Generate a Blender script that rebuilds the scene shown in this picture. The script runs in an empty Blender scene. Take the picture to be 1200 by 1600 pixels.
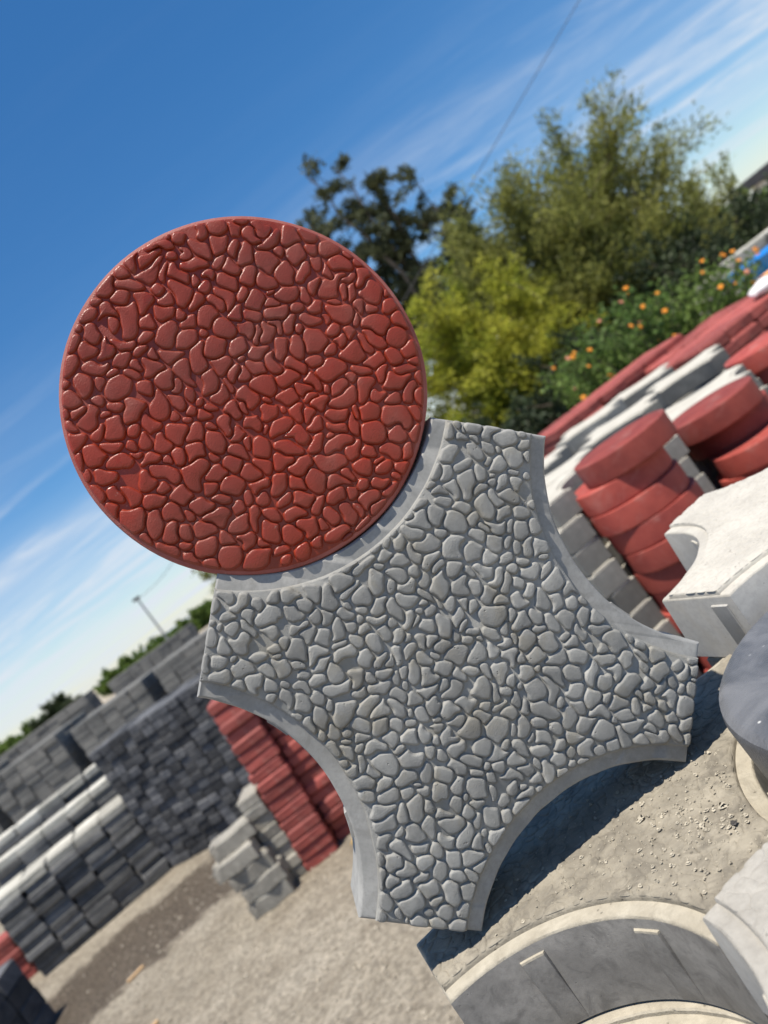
import bpy, math, random
import numpy as np
from mathutils import Matrix, Vector

# ------------------------------------------------------------------ camera, sky, sun, exposure
scene = bpy.context.scene
coll = scene.collection
R = math.radians
CAM_Z = 1.314
ROLL, PITCH = R(36.2), R(-2.2)
fw = Vector((0, math.cos(PITCH), math.sin(PITCH)))
up0 = Vector((0, -math.sin(PITCH), math.cos(PITCH)))
ri = Vector((1, 0, 0))
ix = math.cos(ROLL) * ri - math.sin(ROLL) * up0
iy = math.sin(ROLL) * ri + math.cos(ROLL) * up0
cd = bpy.data.cameras.new('camera')
cd.sensor_fit = 'VERTICAL'
cd.sensor_height = 36.0
cd.sensor_width = 27.0
cd.lens = 27.0
cd.clip_start = 0.02
cd.clip_end = 3000
cd.dof.use_dof = True
cd.dof.focus_distance = 0.592
cd.dof.aperture_fstop = 6.4
cam = bpy.data.objects.new('camera', cd)
cam.matrix_world = Matrix(((ix.x, iy.x, -fw.x, 0), (ix.y, iy.y, -fw.y, 0), (ix.z, iy.z, -fw.z, CAM_Z), (0, 0, 0, 1)))
coll.objects.link(cam)
scene.camera = cam

SUN_DIR = Vector((-0.07, -0.20, 0.977)).normalized()      # towards the sun: high, a little behind the photographer
sl = bpy.data.lights.new('sun', 'SUN')
sl.energy = 5.0
sl.angle = R(0.53)
sl.color = (1.0, 0.935, 0.83)
so = bpy.data.objects.new('sun', sl)
so.rotation_euler = SUN_DIR.to_track_quat('Z', 'Y').to_euler()
so.location = (0, -2, 12)
coll.objects.link(so)

world = bpy.data.worlds.new('World')
scene.world = world
world.use_nodes = True
wn, wl = world.node_tree.nodes, world.node_tree.links
wn.clear()
wout = wn.new('ShaderNodeOutputWorld')
wbg = wn.new('ShaderNodeBackground')
wbg.inputs['Strength'].default_value = 0.09
sky = wn.new('ShaderNodeTexSky')
sky.sky_type = 'NISHITA'
sky.sun_disc = False
sky.sun_elevation = math.asin(SUN_DIR.z)
sky.sun_rotation = math.atan2(SUN_DIR.x, SUN_DIR.y)
sky.altitude = 200
sky.air_density = 1.0
sky.dust_density = 0.25
sky.ozone_density = 3.0
hs = wn.new('ShaderNodeHueSaturation')
hs.inputs['Saturation'].default_value = 1.32
hs.inputs['Value'].default_value = 1.12
hs.inputs['Hue'].default_value = 0.5
wl.new(sky.outputs[0], hs.inputs['Color'])
tc = wn.new('ShaderNodeTexCoord')
sep = wn.new('ShaderNodeSeparateXYZ')
wl.new(tc.outputs['Generated'], sep.inputs[0])
def wmath(op, a, b=None, clamp=False):
    n = wn.new('ShaderNodeMath'); n.operation = op; n.use_clamp = clamp
    for i, v in enumerate((a, b)):
        if v is None: continue
        if isinstance(v, (int, float)): n.inputs[i].default_value = v
        else: wl.new(v, n.inputs[i])
    return n.outputs[0]
zz = wmath('ADD', wmath('MAXIMUM', sep.outputs[2], 0.0), 0.10)
cx_ = wmath('DIVIDE', sep.outputs[0], zz)
cy_ = wmath('DIVIDE', sep.outputs[1], zz)
comb = wn.new('ShaderNodeCombineXYZ')
wl.new(cx_, comb.inputs[0]); wl.new(cy_, comb.inputs[1])
def wnoise(scale_xyz, rot, detail, rough, loc=(0, 0, 0), dist=0.0):
    mp = wn.new('ShaderNodeMapping')
    mp.inputs['Scale'].default_value = scale_xyz
    mp.inputs['Rotation'].default_value = (0, 0, rot)
    mp.inputs['Location'].default_value = loc
    wl.new(comb.outputs[0], mp.inputs[0])
    nz = wn.new('ShaderNodeTexNoise')
    nz.inputs['Scale'].default_value = 1.0
    nz.inputs['Detail'].default_value = detail
    nz.inputs['Roughness'].default_value = rough
    nz.inputs['Distortion'].default_value = dist
    wl.new(mp.outputs[0], nz.inputs[0])
    return nz.outputs[0]
def wramp(v, a, b):
    n = wn.new('ShaderNodeMapRange'); n.interpolation_type = 'SMOOTHSTEP'
    n.inputs[1].default_value = a; n.inputs[2].default_value = b
    wl.new(v, n.inputs[0]); return n.outputs[0]
streak = wramp(wnoise((0.55, 2.3, 1), R(9), 12, 0.70, (3.1, 0.7, 0), 0.9), 0.42, 0.74)
veil = wramp(wnoise((0.16, 0.42, 1), R(9), 5, 0.55, (1.4, 5.2, 0)), 0.30, 0.62)
low = wramp(sep.outputs[2], 0.39, 0.08)
cover = wmath('MULTIPLY', wmath('ADD', wmath('MULTIPLY', streak, 0.85), wmath('MULTIPLY', veil, 0.58)), wmath('ADD', wmath('MULTIPLY', low, 0.98), 0.02), True)
cover = wmath('MAXIMUM', cover, wmath('MULTIPLY', wramp(sep.outputs[2], 0.12, 0.0), 0.4))
cmix = wn.new('ShaderNodeMixRGB')
cmix.inputs[2].default_value = (6.2, 6.7, 7.4, 1)
wl.new(cover, cmix.inputs[0]); wl.new(hs.outputs[0], cmix.inputs[1])
wl.new(cmix.outputs[0], wbg.inputs['Color'])
wl.new(wbg.outputs[0], wout.inputs['Surface'])

scene.view_settings.view_transform = 'Standard'
scene.view_settings.look = 'None'
scene.view_settings.gamma = 1.0
scene.view_settings.exposure = 0.42
scene.view_settings.use_curve_mapping = False
scene.render.engine = 'CYCLES'
scene.cycles.use_denoising = True
scene.cycles.max_bounces = 6

rng = random.Random(11)
nprng = np.random.default_rng(5)

# ------------------------------------------------------------------ materials
class NT:
    def __init__(s, name):
        s.m = bpy.data.materials.new(name); s.m.use_nodes = True
        s.n, s.l = s.m.node_tree.nodes, s.m.node_tree.links
        s.p = s.n['Principled BSDF']
        s.tc = s.n.new('ShaderNodeTexCoord')
        s.oi = s.n.new('ShaderNodeObjectInfo')
    def set(s, inp, v):
        if isinstance(v, bpy.types.NodeSocket): s.l.new(v, inp)
        else: inp.default_value = v
    def vec(s, space='Object', scale=(1, 1, 1), loc=(0, 0, 0)):
        mp = s.n.new('ShaderNodeMapping'); mp.inputs['Scale'].default_value = scale; mp.inputs['Location'].default_value = loc
        if space == 'World':
            g = s.n.new('ShaderNodeNewGeometry'); s.l.new(g.outputs['Position'], mp.inputs[0])
        else:
            s.l.new(s.tc.outputs[space], mp.inputs[0])
        return mp.outputs[0]
    def noise(s, scale, detail=4, rough=0.55, vec=None, dist=0):
        z = s.n.new('ShaderNodeTexNoise'); z.inputs['Scale'].default_value = scale
        z.inputs['Detail'].default_value = detail; z.inputs['Roughness'].default_value = rough; z.inputs['Distortion'].default_value = dist
        s.l.new(vec if vec is not None else s.vec(), z.inputs[0]); return z.outputs[0]
    def voro(s, scale, vec=None, out='Distance', feature='F1'):
        z = s.n.new('ShaderNodeTexVoronoi'); z.feature = feature; z.inputs['Scale'].default_value = scale
        s.l.new(vec if vec is not None else s.vec(), z.inputs[0]); return z.outputs[out]
    def ramp(s, v, a, b, lo=0.0, hi=1.0):
        z = s.n.new('ShaderNodeMapRange'); z.interpolation_type = 'SMOOTHSTEP'
        for i, q in enumerate((a, b, lo, hi)): z.inputs[1 + i].default_value = q
        s.l.new(v, z.inputs[0]); return z.outputs[0]
    def math(s, op, a, b=None, clamp=False):
        z = s.n.new('ShaderNodeMath'); z.operation = op; z.use_clamp = clamp
        s.set(z.inputs[0], a)
        if b is not None: s.set(z.inputs[1], b)
        return z.outputs[0]
    def mix(s, f, a, b, mode='MIX'):
        z = s.n.new('ShaderNodeMixRGB'); z.blend_type = mode
        for i, v in enumerate((f, a, b)):
            if i and isinstance(v, tuple) and len(v) == 3: v = v + (1,)
            s.set(z.inputs[i], v)
        return z.outputs[0]
    def scale_by(s, col, v):
        z = s.n.new('ShaderNodeVectorMath'); z.operation = 'SCALE'
        s.set(z.inputs[0], col); s.set(z.inputs['Scale'], v); return z.outputs[0]
    def bump(s, h, strength, dist):
        z = s.n.new('ShaderNodeBump'); z.inputs['Strength'].default_value = strength; z.inputs['Distance'].default_value = dist
        s.l.new(h, z.inputs['Height']); return z
    def done(s, color, rough, normal=None, spec=0.5):
        s.set(s.p.inputs['Base Color'], color); s.set(s.p.inputs['Roughness'], rough)
        s.p.inputs['Specular IOR Level'].default_value = spec
        if normal is not None: s.l.new(normal, s.p.inputs['Normal'])
        return s.m

def concrete(name, dark, light, stain=None, stain_amt=0.5, rough=0.75, vary=0.0, big=9.0, fine=160.0, bump=0.5, pits=True, spec=0.4, space='Object'):
    t = NT(name)
    v = t.vec(space)
    a = t.noise(big, 6, 0.6, v)
    c = t.mix(t.ramp(a, 0.3, 0.7), dark, light)
    b = t.noise(fine, 3, 0.6, v)
    c = t.mix(t.ramp(b, 0.35, 0.75, 0.0, 0.35), c, tuple(x * 0.72 for x in dark))
    if stain is not None:
        st = t.ramp(t.noise(big * 1.7, 7, 0.65, t.vec(space, loc=(3.3, 1.7, 0.4)), 0.8), 0.48, 0.68, 0, stain_amt)
        c = t.mix(st, c, stain)
    if vary:
        c = t.scale_by(c, t.ramp(t.oi.outputs['Random'], 0, 1, 1 - vary, 1 + vary))
    h = t.math('ADD', t.math('MULTIPLY', b, 0.5), t.noise(fine * 5, 2, 0.5, v))
    if pits:
        pv = t.voro(fine * 1.1, v)
        sel = t.ramp(t.noise(fine * 0.45, 1, 0.5, v), 0.60, 0.66)
        pit = t.math('MULTIPLY', t.ramp(pv, 0.0, 0.24, 1, 0), sel)
        h = t.math('SUBTRACT', h, t.math('MULTIPLY', pit, 2.2))
        c = t.mix(t.math('MULTIPLY', pit, 0.55), c, tuple(x * 0.45 for x in dark))  # pits also coloured darker, painting in the shade inside the holes
    n = t.bump(h, bump, 0.0006)
    return t.done(c, t.ramp(a, 0.2, 0.8, rough - 0.08, rough + 0.08), n.outputs[0], spec)

M = {}
M['star'] = concrete('grey_cast_concrete', (0.225, 0.222, 0.208), (0.31, 0.305, 0.283), (0.235, 0.215, 0.172), 0.6, 0.74, big=17, fine=230, bump=0.7, vary=0.10)
M['star_band'] = concrete('grey_smooth_concrete', (0.255, 0.252, 0.238), (0.355, 0.348, 0.328), (0.205, 0.20, 0.185), 0.6, 0.58, big=26, fine=300, bump=0.2, pits=False)
M['slab'] = concrete('dusty_concrete', (0.20, 0.178, 0.14), (0.34, 0.305, 0.24), (0.14, 0.125, 0.10), 0.8, 0.9, big=26, fine=120, bump=1.0)
M['slab_band'] = concrete('dusty_concrete_border', (0.33, 0.295, 0.23), (0.44, 0.40, 0.32), (0.23, 0.205, 0.16), 0.6, 0.9, big=24, fine=150, bump=0.8)
M['slab_side'] = concrete('dark_mould_concrete', (0.165, 0.158, 0.147), (0.24, 0.23, 0.212), (0.095, 0.091, 0.086), 0.6, 0.6, big=34, fine=260, bump=0.35)  # side faces, darker than the slab's top
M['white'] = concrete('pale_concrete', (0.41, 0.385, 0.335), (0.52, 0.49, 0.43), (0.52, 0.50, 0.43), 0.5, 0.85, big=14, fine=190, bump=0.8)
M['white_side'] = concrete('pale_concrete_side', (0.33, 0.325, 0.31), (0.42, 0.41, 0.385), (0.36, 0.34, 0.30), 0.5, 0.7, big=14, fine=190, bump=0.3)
M['pale'] = concrete('light_grey_concrete', (0.29, 0.272, 0.24), (0.40, 0.38, 0.34), (0.36, 0.34, 0.30), 0.6, 0.85, big=20, fine=200, bump=0.8)
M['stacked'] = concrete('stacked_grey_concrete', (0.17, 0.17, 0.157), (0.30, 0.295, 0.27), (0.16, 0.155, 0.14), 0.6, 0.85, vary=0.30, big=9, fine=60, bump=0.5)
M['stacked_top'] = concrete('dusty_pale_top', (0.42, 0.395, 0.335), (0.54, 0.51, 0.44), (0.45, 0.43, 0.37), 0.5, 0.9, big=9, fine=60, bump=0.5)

def red_material(name, base, deep, dusty, wet=True, vary=0.0, big=8.0, fine=220):
    t = NT(name)
    v = t.vec()
    a = t.noise(big, 5, 0.6, v)
    c = t.mix(t.ramp(a, 0.32, 0.68), base, deep)
    d = t.ramp(t.noise(big * 1.3, 7, 0.65, t.vec(loc=(0.7, 2.1, 0.0)), 0.6), 0.50, 0.76, 0.0, 0.55)
    c = t.mix(d, c, dusty)
    fl = t.ramp(t.noise(fine * 0.6, 4, 0.7, v), 0.66, 0.76, 0, 0.5)
    c = t.mix(fl, c, (0.42, 0.27, 0.22))
    if vary: c = t.scale_by(c, t.ramp(t.oi.outputs['Random'], 0, 1, 1 - vary, 1 + vary))
    b = t.noise(fine, 3, 0.6, v)
    n = t.bump(t.math('ADD', b, t.noise(fine * 4, 2, 0.5, v)), 0.32, 0.0007)
    r = t.ramp(d, 0.0, 0.6, 0.41 if wet else 0.7, 0.62 if wet else 0.85)
    if wet: r = t.math('SUBTRACT', r, t.ramp(t.noise(34, 3, 0.6, t.vec(loc=(1.9, 0.3, 0.0))), 0.56, 0.70, 0.0, 0.26))
    return t.done(c, r, n.outputs[0], 0.4)
M['red'] = red_material('red_oxide_concrete', (0.20, 0.036, 0.020), (0.275, 0.030, 0.011), (0.27, 0.088, 0.064))
M['red_rim'] = red_material('sunlit_worn_dusty_red_edge', (0.36, 0.115, 0.095), (0.25, 0.06, 0.045), (0.46, 0.23, 0.20), False, 0.0, 14)  # paler rim colour paints in the sunlit bevel line, besides wear and dust
M['red_stack'] = red_material('dusty_red_concrete', (0.33, 0.062, 0.045), (0.23, 0.038, 0.030), (0.40, 0.19, 0.16), False, 0.25, 11, 60)
M['red_block'] = red_material('red_block_concrete', (0.33, 0.075, 0.06), (0.25, 0.055, 0.046), (0.40, 0.19, 0.155), False, 0.22, 14, 40)

def glossy_dark():
    t = NT('dark_smooth_concrete'); v = t.vec()
    a = t.noise(13, 7, 0.65, v, 1.2)
    c = t.mix(t.ramp(a, 0.35, 0.66), (0.075, 0.08, 0.09), (0.145, 0.15, 0.162))
    sp = t.ramp(t.voro(75, v), 0.05, 0.13, 1, 0)
    sel = t.ramp(t.noise(26, 2, 0.5, t.vec(loc=(4, 2, 1))), 0.46, 0.58)
    c = t.mix(t.math('MULTIPLY', sp, sel), c, (0.55, 0.55, 0.53))
    n = t.bump(t.math('ADD', t.noise(60, 5, 0.6, v), t.noise(500, 2, 0.5, v)), 0.5, 0.0016)
    return t.done(c, t.ramp(a, 0.3, 0.7, 0.36, 0.55), n.outputs[0], 0.5)
M['dark_disc'] = glossy_dark()

def block_mat(name, dark, light, vary, big=6.0):
    t = NT(name)
    v = t.vec('World')
    a = t.noise(big, 5, 0.6, v)
    c = t.mix(t.ramp(a, 0.3, 0.7), dark, light)
    c = t.mix(t.ramp(t.noise(38, 4, 0.65, v), 0.5, 0.75, 0, 0.45), c, tuple(min(1, x * 1.7) for x in light))
    c = t.scale_by(c, t.ramp(t.oi.outputs['Random'], 0, 1, 1 - vary, 1 + vary))
    n = t.bump(t.math('ADD', t.noise(70, 4, 0.6, v), t.noise(300, 2, 0.5, v)), 0.6, 0.006)
    return t.done(c, 0.85, n.outputs[0], 0.3)
M['dark_block'] = block_mat('dark_grey_block', (0.052, 0.055, 0.062), (0.115, 0.116, 0.12), 0.45)
M['mid_block'] = block_mat('mid_grey_block', (0.085, 0.085, 0.085), (0.155, 0.153, 0.148), 0.35)
M['far_block'] = block_mat('weathered_grey_block', (0.12, 0.12, 0.115), (0.21, 0.205, 0.19), 0.0, 2.2)
M['wavy'] = block_mat('beige_grey_block', (0.23, 0.215, 0.185), (0.34, 0.32, 0.275), 0.15)
M['pale_block'] = block_mat('pale_grey_block', (0.36, 0.345, 0.295), (0.52, 0.50, 0.44), 0.3)

def ground_mat():
    t = NT('dry_gravel_soil'); v = t.vec('World')
    a = t.noise(1.3, 7, 0.65, v)
    c = t.mix(t.ramp(a, 0.3, 0.7), (0.33, 0.28, 0.21), (0.52, 0.46, 0.365))
    c = t.mix(t.ramp(t.noise(5.5, 6, 0.7, v), 0.5, 0.68, 0, 0.5), c, (0.24, 0.20, 0.15))
    f = t.noise(42, 6, 0.75, v)
    c = t.mix(t.ramp(f, 0.40, 0.72, 0, 0.55), c, (0.25, 0.215, 0.165))
    # strip of darker loamy soil in front of the block stacks, along a line on the ground
    g = t.n.new('ShaderNodeNewGeometry'); s3 = t.n.new('ShaderNodeSeparateXYZ'); t.l.new(g.outputs['Position'], s3.inputs[0])
    # signed distance from the strip's axis: from (-3.2,4.1) to (-1.9,4.7)
    ax, ay, bx, by = -3.3, 3.95, -1.9, 4.62
    L = math.hypot(bx - ax, by - ay); ux, uy = (bx - ax) / L, (by - ay) / L
    dn = t.math('ADD', t.math('MULTIPLY', t.math('SUBTRACT', s3.outputs[0], ax), -uy), t.math('MULTIPLY', t.math('SUBTRACT', s3.outputs[1], ay), ux))
    dn = t.math('ADD', dn, t.math('MULTIPLY', t.math('SUBTRACT', t.noise(3.0, 7, 0.65, v), 0.5), 1.0))
    al = t.math('ADD', t.math('MULTIPLY', t.math('SUBTRACT', s3.outputs[0], ax), ux), t.math('MULTIPLY', t.math('SUBTRACT', s3.outputs[1], ay), uy))
    mask = t.math('MULTIPLY', t.ramp(t.math('ABSOLUTE', dn), 0.40, 0.56, 1, 0), t.ramp(al, 1.3, 1.75, 1, 0))
    soil = t.mix(t.ramp(f, 0.3, 0.7), (0.075, 0.058, 0.044), (0.135, 0.106, 0.08))
    c = t.mix(t.math('MULTIPLY', mask, 0.9), c, soil)
    gc = t.n.new('ShaderNodeSeparateColor'); t.l.new(t.voro(70, v, 'Color'), gc.inputs[0])
    c = t.scale_by(c, t.ramp(gc.outputs[0], 0, 1, 0.72, 1.22))
    st = t.ramp(t.voro(55, v), 0.10, 0.26, 1, 0)
    c = t.mix(t.math('MULTIPLY', st, 0.45), c, (0.55, 0.51, 0.44))
    n = t.bump(t.math('ADD', t.math('MULTIPLY', f, 0.8), t.math('ADD', t.noise(180, 3, 0.6, v), t.math('MULTIPLY', st, 0.5))), 0.9, 0.02)
    return t.done(c, 0.95, n.outputs[0], 0.2)
M['ground'] = ground_mat()

def leaf_mat(name, a, b, trans=0.35):
    t = NT(name)
    g = t.n.new('ShaderNodeNewGeometry')
    c = t.mix(t.ramp(t.noise(1.4, 3, 0.6, t.vec('World')), 0.32, 0.68), a, b)
    c = t.scale_by(c, t.ramp(g.outputs['Random Per Island'], 0, 1, 0.6, 1.45))
    t.done(c, 0.6, None, 0.3)
    tr = t.n.new('ShaderNodeBsdfTranslucent'); t.l.new(c, tr.inputs['Color'])
    mx = t.n.new('ShaderNodeMixShader'); mx.inputs[0].default_value = trans
    t.l.new(t.p.outputs[0], mx.inputs[1]); t.l.new(tr.outputs[0], mx.inputs[2])
    t.l.new(mx.outputs[0], t.n['Material Output'].inputs['Surface'])
    return t.m
M['leaf_lime'] = leaf_mat('lime_foliage', (0.26, 0.295, 0.034), (0.43, 0.42, 0.06), 0.55)
M['leaf_olive'] = leaf_mat('olive_foliage', (0.155, 0.175, 0.042), (0.28, 0.285, 0.08), 0.5)
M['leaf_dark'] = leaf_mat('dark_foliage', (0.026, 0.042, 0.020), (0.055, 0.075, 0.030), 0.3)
M['leaf_euc'] = leaf_mat('grey_green_foliage', (0.055, 0.070, 0.036), (0.105, 0.115, 0.055), 0.35)
M['leaf_bush'] = leaf_mat('bush_foliage', (0.085, 0.145, 0.032), (0.165, 0.235, 0.055), 0.45)

def plain(name, col, rough=0.6, spec=0.4, metal=0.0, mott=0.15, scale=12):
    t = NT(name)
    c = t.mix(t.ramp(t.noise(scale, 4, 0.6), 0.3, 0.7), tuple(x * (1 - mott) for x in col), tuple(min(1, x * (1 + mott)) for x in col))
    t.p.inputs['Metallic'].default_value = metal
    return t.done(c, rough, None, spec)
M['bark'] = plain('bark', (0.13, 0.105, 0.08), 0.9, 0.2, 0, 0.4, 9)
M['flower'] = plain('orange_petals', (0.80, 0.30, 0.03), 0.6, 0.3, 0, 0.25, 30)
M['flower_pink'] = plain('faded_pink_petals', (0.62, 0.24, 0.15), 0.6, 0.3, 0, 0.25, 30)
M['blue_paint'] = plain('blue_car_paint', (0.03, 0.24, 0.62), 0.25, 0.6, 0, 0.04)
M['white_paint'] = plain('white_car_paint', (0.70, 0.69, 0.66), 0.35, 0.5, 0, 0.05)
M['glass'] = plain('dark_car_glass', (0.02, 0.025, 0.03), 0.08, 0.6, 0, 0.05)
M['rubber'] = plain('tyre_rubber', (0.025, 0.025, 0.025), 0.85, 0.3)
M['chrome'] = plain('bright_metal', (0.75, 0.75, 0.75), 0.15, 0.6, 1.0, 0.05)
M['lamp_glass'] = plain('lamp_glass', (0.85, 0.85, 0.85), 0.1, 0.7, 0, 0.03)
M['steel'] = plain('grey_steel', (0.25, 0.26, 0.27), 0.5, 0.5, 0.4, 0.1)
M['cable'] = plain('cable', (0.06, 0.06, 0.065), 0.7)
M['plaster'] = plain('white_plaster', (0.74, 0.72, 0.70), 0.85, 0.3, 0, 0.06, 1.5)
M['roof'] = plain('dark_roof', (0.09, 0.085, 0.085), 0.8, 0.3, 0, 0.1, 2)
M['sack'] = plain('white_woven_sack', (0.78, 0.74, 0.72), 0.7, 0.3, 0, 0.1, 20)
M['sack_print'] = plain('orange_print', (0.75, 0.36, 0.14), 0.7, 0.3)
M['crumb'] = plain('pale_crumbs', (0.40, 0.36, 0.285), 0.95, 0.2, 0, 0.2, 60)
M['black_stone'] = plain('black_pebble', (0.045, 0.042, 0.04), 0.7, 0.4, 0, 0.3, 90)
M['gravel'] = block_mat('pale_gravel', (0.33, 0.285, 0.22), (0.47, 0.415, 0.33), 0.0, 9)
M['timber'] = plain('pale_timber', (0.50, 0.33, 0.18), 0.8, 0.3, 0, 0.2, 14)
M['leaf_yellow'] = plain('dry_yellow_leaf', (0.62, 0.40, 0.09), 0.7, 0.3, 0, 0.2, 30)

# ------------------------------------------------------------------ helpers
def new_mesh(name, verts, faces, mats, smooth=None, fmat=None):
    me = bpy.data.meshes.new(name)
    me.from_pydata([tuple(v) for v in verts], [], faces)
    for m in (mats if isinstance(mats, (list, tuple)) else [mats]): me.materials.append(m)
    if fmat is not None: me.polygons.foreach_set('material_index', fmat)
    if smooth is not None:
        me.polygons.foreach_set('use_smooth', [True] * len(me.polygons))
        if smooth < 179: me.set_sharp_from_angle(angle=R(smooth))
    me.update()
    return me
def link(name, data, parent=None, loc=None, rot=None, mat=None, scale=None):
    o = bpy.data.objects.new(name, data)
    coll.objects.link(o)
    if parent is not None: o.parent = parent
    if mat is not None: o.matrix_world = mat
    if loc is not None: o.location = loc
    if rot is not None: o.rotation_euler = rot
    if scale is not None: o.scale = scale
    return o
def tag(o, label, cat, group=None, kind=None):
    if label: o['label'] = label
    if cat: o['category'] = cat
    if group: o['group'] = group
    if kind: o['kind'] = kind
    return o
def merge(parts):
    V, F, n = [], [], 0
    for v, f in parts:
        V.extend(v); F.extend([tuple(i + n for i in q) for q in f]); n += len(v)
    return V, F
def chbox(l, w, h, c, ct=None):
    """chamfered box, base at z=0; ct chamfer along the top edges"""
    ct = c if ct is None else ct
    x, y = l / 2, w / 2
    def ring(ix_, iy_, z, cc):
        X, Y = x - ix_, y - iy_
        return [(X - cc, -Y, z), (X, -Y + cc, z), (X, Y - cc, z), (X - cc, Y, z), (-X + cc, Y, z), (-X, Y - cc, z), (-X, -Y + cc, z), (-X + cc, -Y, z)]
    rs = [ring(c * .5, c * .5, 0, c), ring(0, 0, c, c), ring(0, 0, h - ct, c), ring(ct, ct, h, c)]
    return loft(rs)
def loft(rs, cap0=True, cap1=True):
    n = len(rs[0]); V = [p for r in rs for p in r]; F = []
    for k in range(len(rs) - 1):
        for i in range(n):
            j = (i + 1) % n
            F.append((k * n + i, k * n + j, (k + 1) * n + j, (k + 1) * n + i))
    if cap0: F.append(tuple(range(n - 1, -1, -1)))
    if cap1: F.append(tuple((len(rs) - 1) * n + i for i in range(n)))
    return V, F
def offset_poly(P, d):
    """P (n,2) CCW, move inward by d with mitres"""
    P = np.asarray(P, float)
    a = P - np.roll(P, 1, 0); b = np.roll(P, -1, 0) - P
    na = np.stack([-a[:, 1], a[:, 0]], 1); nb = np.stack([-b[:, 1], b[:, 0]], 1)
    na /= np.linalg.norm(na, axis=1)[:, None] + 1e-12; nb /= np.linalg.norm(nb, axis=1)[:, None] + 1e-12
    m = na + nb; den = (1 + (na * nb).sum(1))[:, None]
    return P + d * m / np.maximum(den, 0.35)
def rings_from(P, prof):
    out = []
    for d, z in prof:
        q = offset_poly(P, d) if abs(d) > 1e-9 else np.asarray(P)
        out.append([(x, y, z) for x, y in q])
    return out
def tube(path, radii, n=7):
    path = [Vector(p) for p in path]; rs = []
    for i, p in enumerate(path):
        d = (path[min(i + 1, len(path) - 1)] - path[max(i - 1, 0)]).normalized()
        s = d.cross(Vector((0.13, 0.31, 0.94)) if abs(d.z) < 0.9 else Vector((1, 0.1, 0))).normalized(); t = d.cross(s)
        rs.append([tuple(p + radii[i] * (math.cos(a) * s + math.sin(a) * t)) for a in (2 * math.pi * k / n for k in range(n))])
    return loft(rs)
ORD = ['topmost', 'second', 'third', 'fourth', 'fifth', 'sixth', 'seventh', 'eighth', 'ninth', 'tenth', 'eleventh', 'twelfth', 'thirteenth', 'fourteenth', 'fifteenth', 'sixteenth', 'seventeenth', 'eighteenth', 'nineteenth', 'twentieth']
NTH = ['first'] + ORD[1:]

# ------------------------------------------------------------------ ground
tag(link('ground', new_mesh('ground', [(-900, -300, 0), (900, -300, 0), (900, 1500, 0), (-900, 1500, 0)], [(0, 1, 2, 3)], M['ground'])), None, None, kind='structure')

# ------------------------------------------------------------------ paver shapes
A_, W_, T_ = 0.195, 0.048, 0.07
C_ = 0.1935
RAD = math.hypot(C_ - A_, C_ - W_)
def star_outline(rad=RAD, a=A_, seg=60):
    """legs along +-x and +-y, CCW; arcs of radius rad about (+-C,+-C)"""
    pts = []
    hw = C_ - math.sqrt(max(rad * rad - (C_ - a) ** 2, 0))
    for q in range(4):
        ca, sa = math.cos(q * math.pi / 2), math.sin(q * math.pi / 2)
        loc = []
        a0 = math.atan2(hw - C_, a - C_); a1 = math.atan2(a - C_, hw - C_)
        if a0 > 0: a0 -= 2 * math.pi
        if a1 > 0: a1 -= 2 * math.pi
        for k in range(seg + 1):
            t = a0 + (a1 - a0) * k / seg
            loc.append((C_ + rad * math.cos(t), C_ + rad * math.sin(t)))
        pts += [(x * ca - y * sa, x * sa + y * ca) for x, y in loc]
    return np.array(pts)
STAR = star_outline()
BAND = 0.0125
FIELD = star_outline(RAD + BAND, A_ - 0.0007)
STEP = 0.0042
def wear(V, n, rings, amp, seed):
    """uneven, slightly crumbled edge: shift the named rings of a loft a little"""
    rg_ = np.random.default_rng(seed)
    w = smooth_noise((len(rings), n), 1.8, rg_) * amp
    out = list(V)
    for a, k in enumerate(rings):
        for i in range(n):
            x, y, z = V[k * n + i]
            out[k * n + i] = (x + w[a, i] * 0.7, y + w[a, (i + 7) % n] * 0.7, z + w[a, (i + 3) % n] * 0.6)
    return out
def body_mesh(name, mats, low=False):
    P = star_outline(seg=12) if low else STAR
    V, F = loft(rings_from(P, [(-0.0015, -T_), (-0.0028, -T_ + 0.0015), (0, -0.0024), (0.0008, -0.0008), (0.0022, 0.0)]))
    n = len(P)
    V = wear(V, n, (2, 3), 0.0003, len(name))
    fm = [0] * (4 * n) + [0, 1]
    for i in range(3 * n, 4 * n): fm[i] = 1
    for i in range(2 * n, 3 * n): fm[i] = 1
    return new_mesh(name, V, F, mats, 35, fm)
def field_mesh(name, mat, low=False):
    P = star_outline(RAD + BAND, A_ - 0.0007, 12) if low else FIELD
    V, F = loft(rings_from(P, [(0, -0.003), (0.0003, STEP - 0.0022), (0.0010, STEP - 0.0008), (0.0024, STEP)]), cap0=False)
    V = wear(V, len(P), (1, 2), 0.00025, len(name) + 5)
    return new_mesh(name, V, F, mat, 35)
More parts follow.
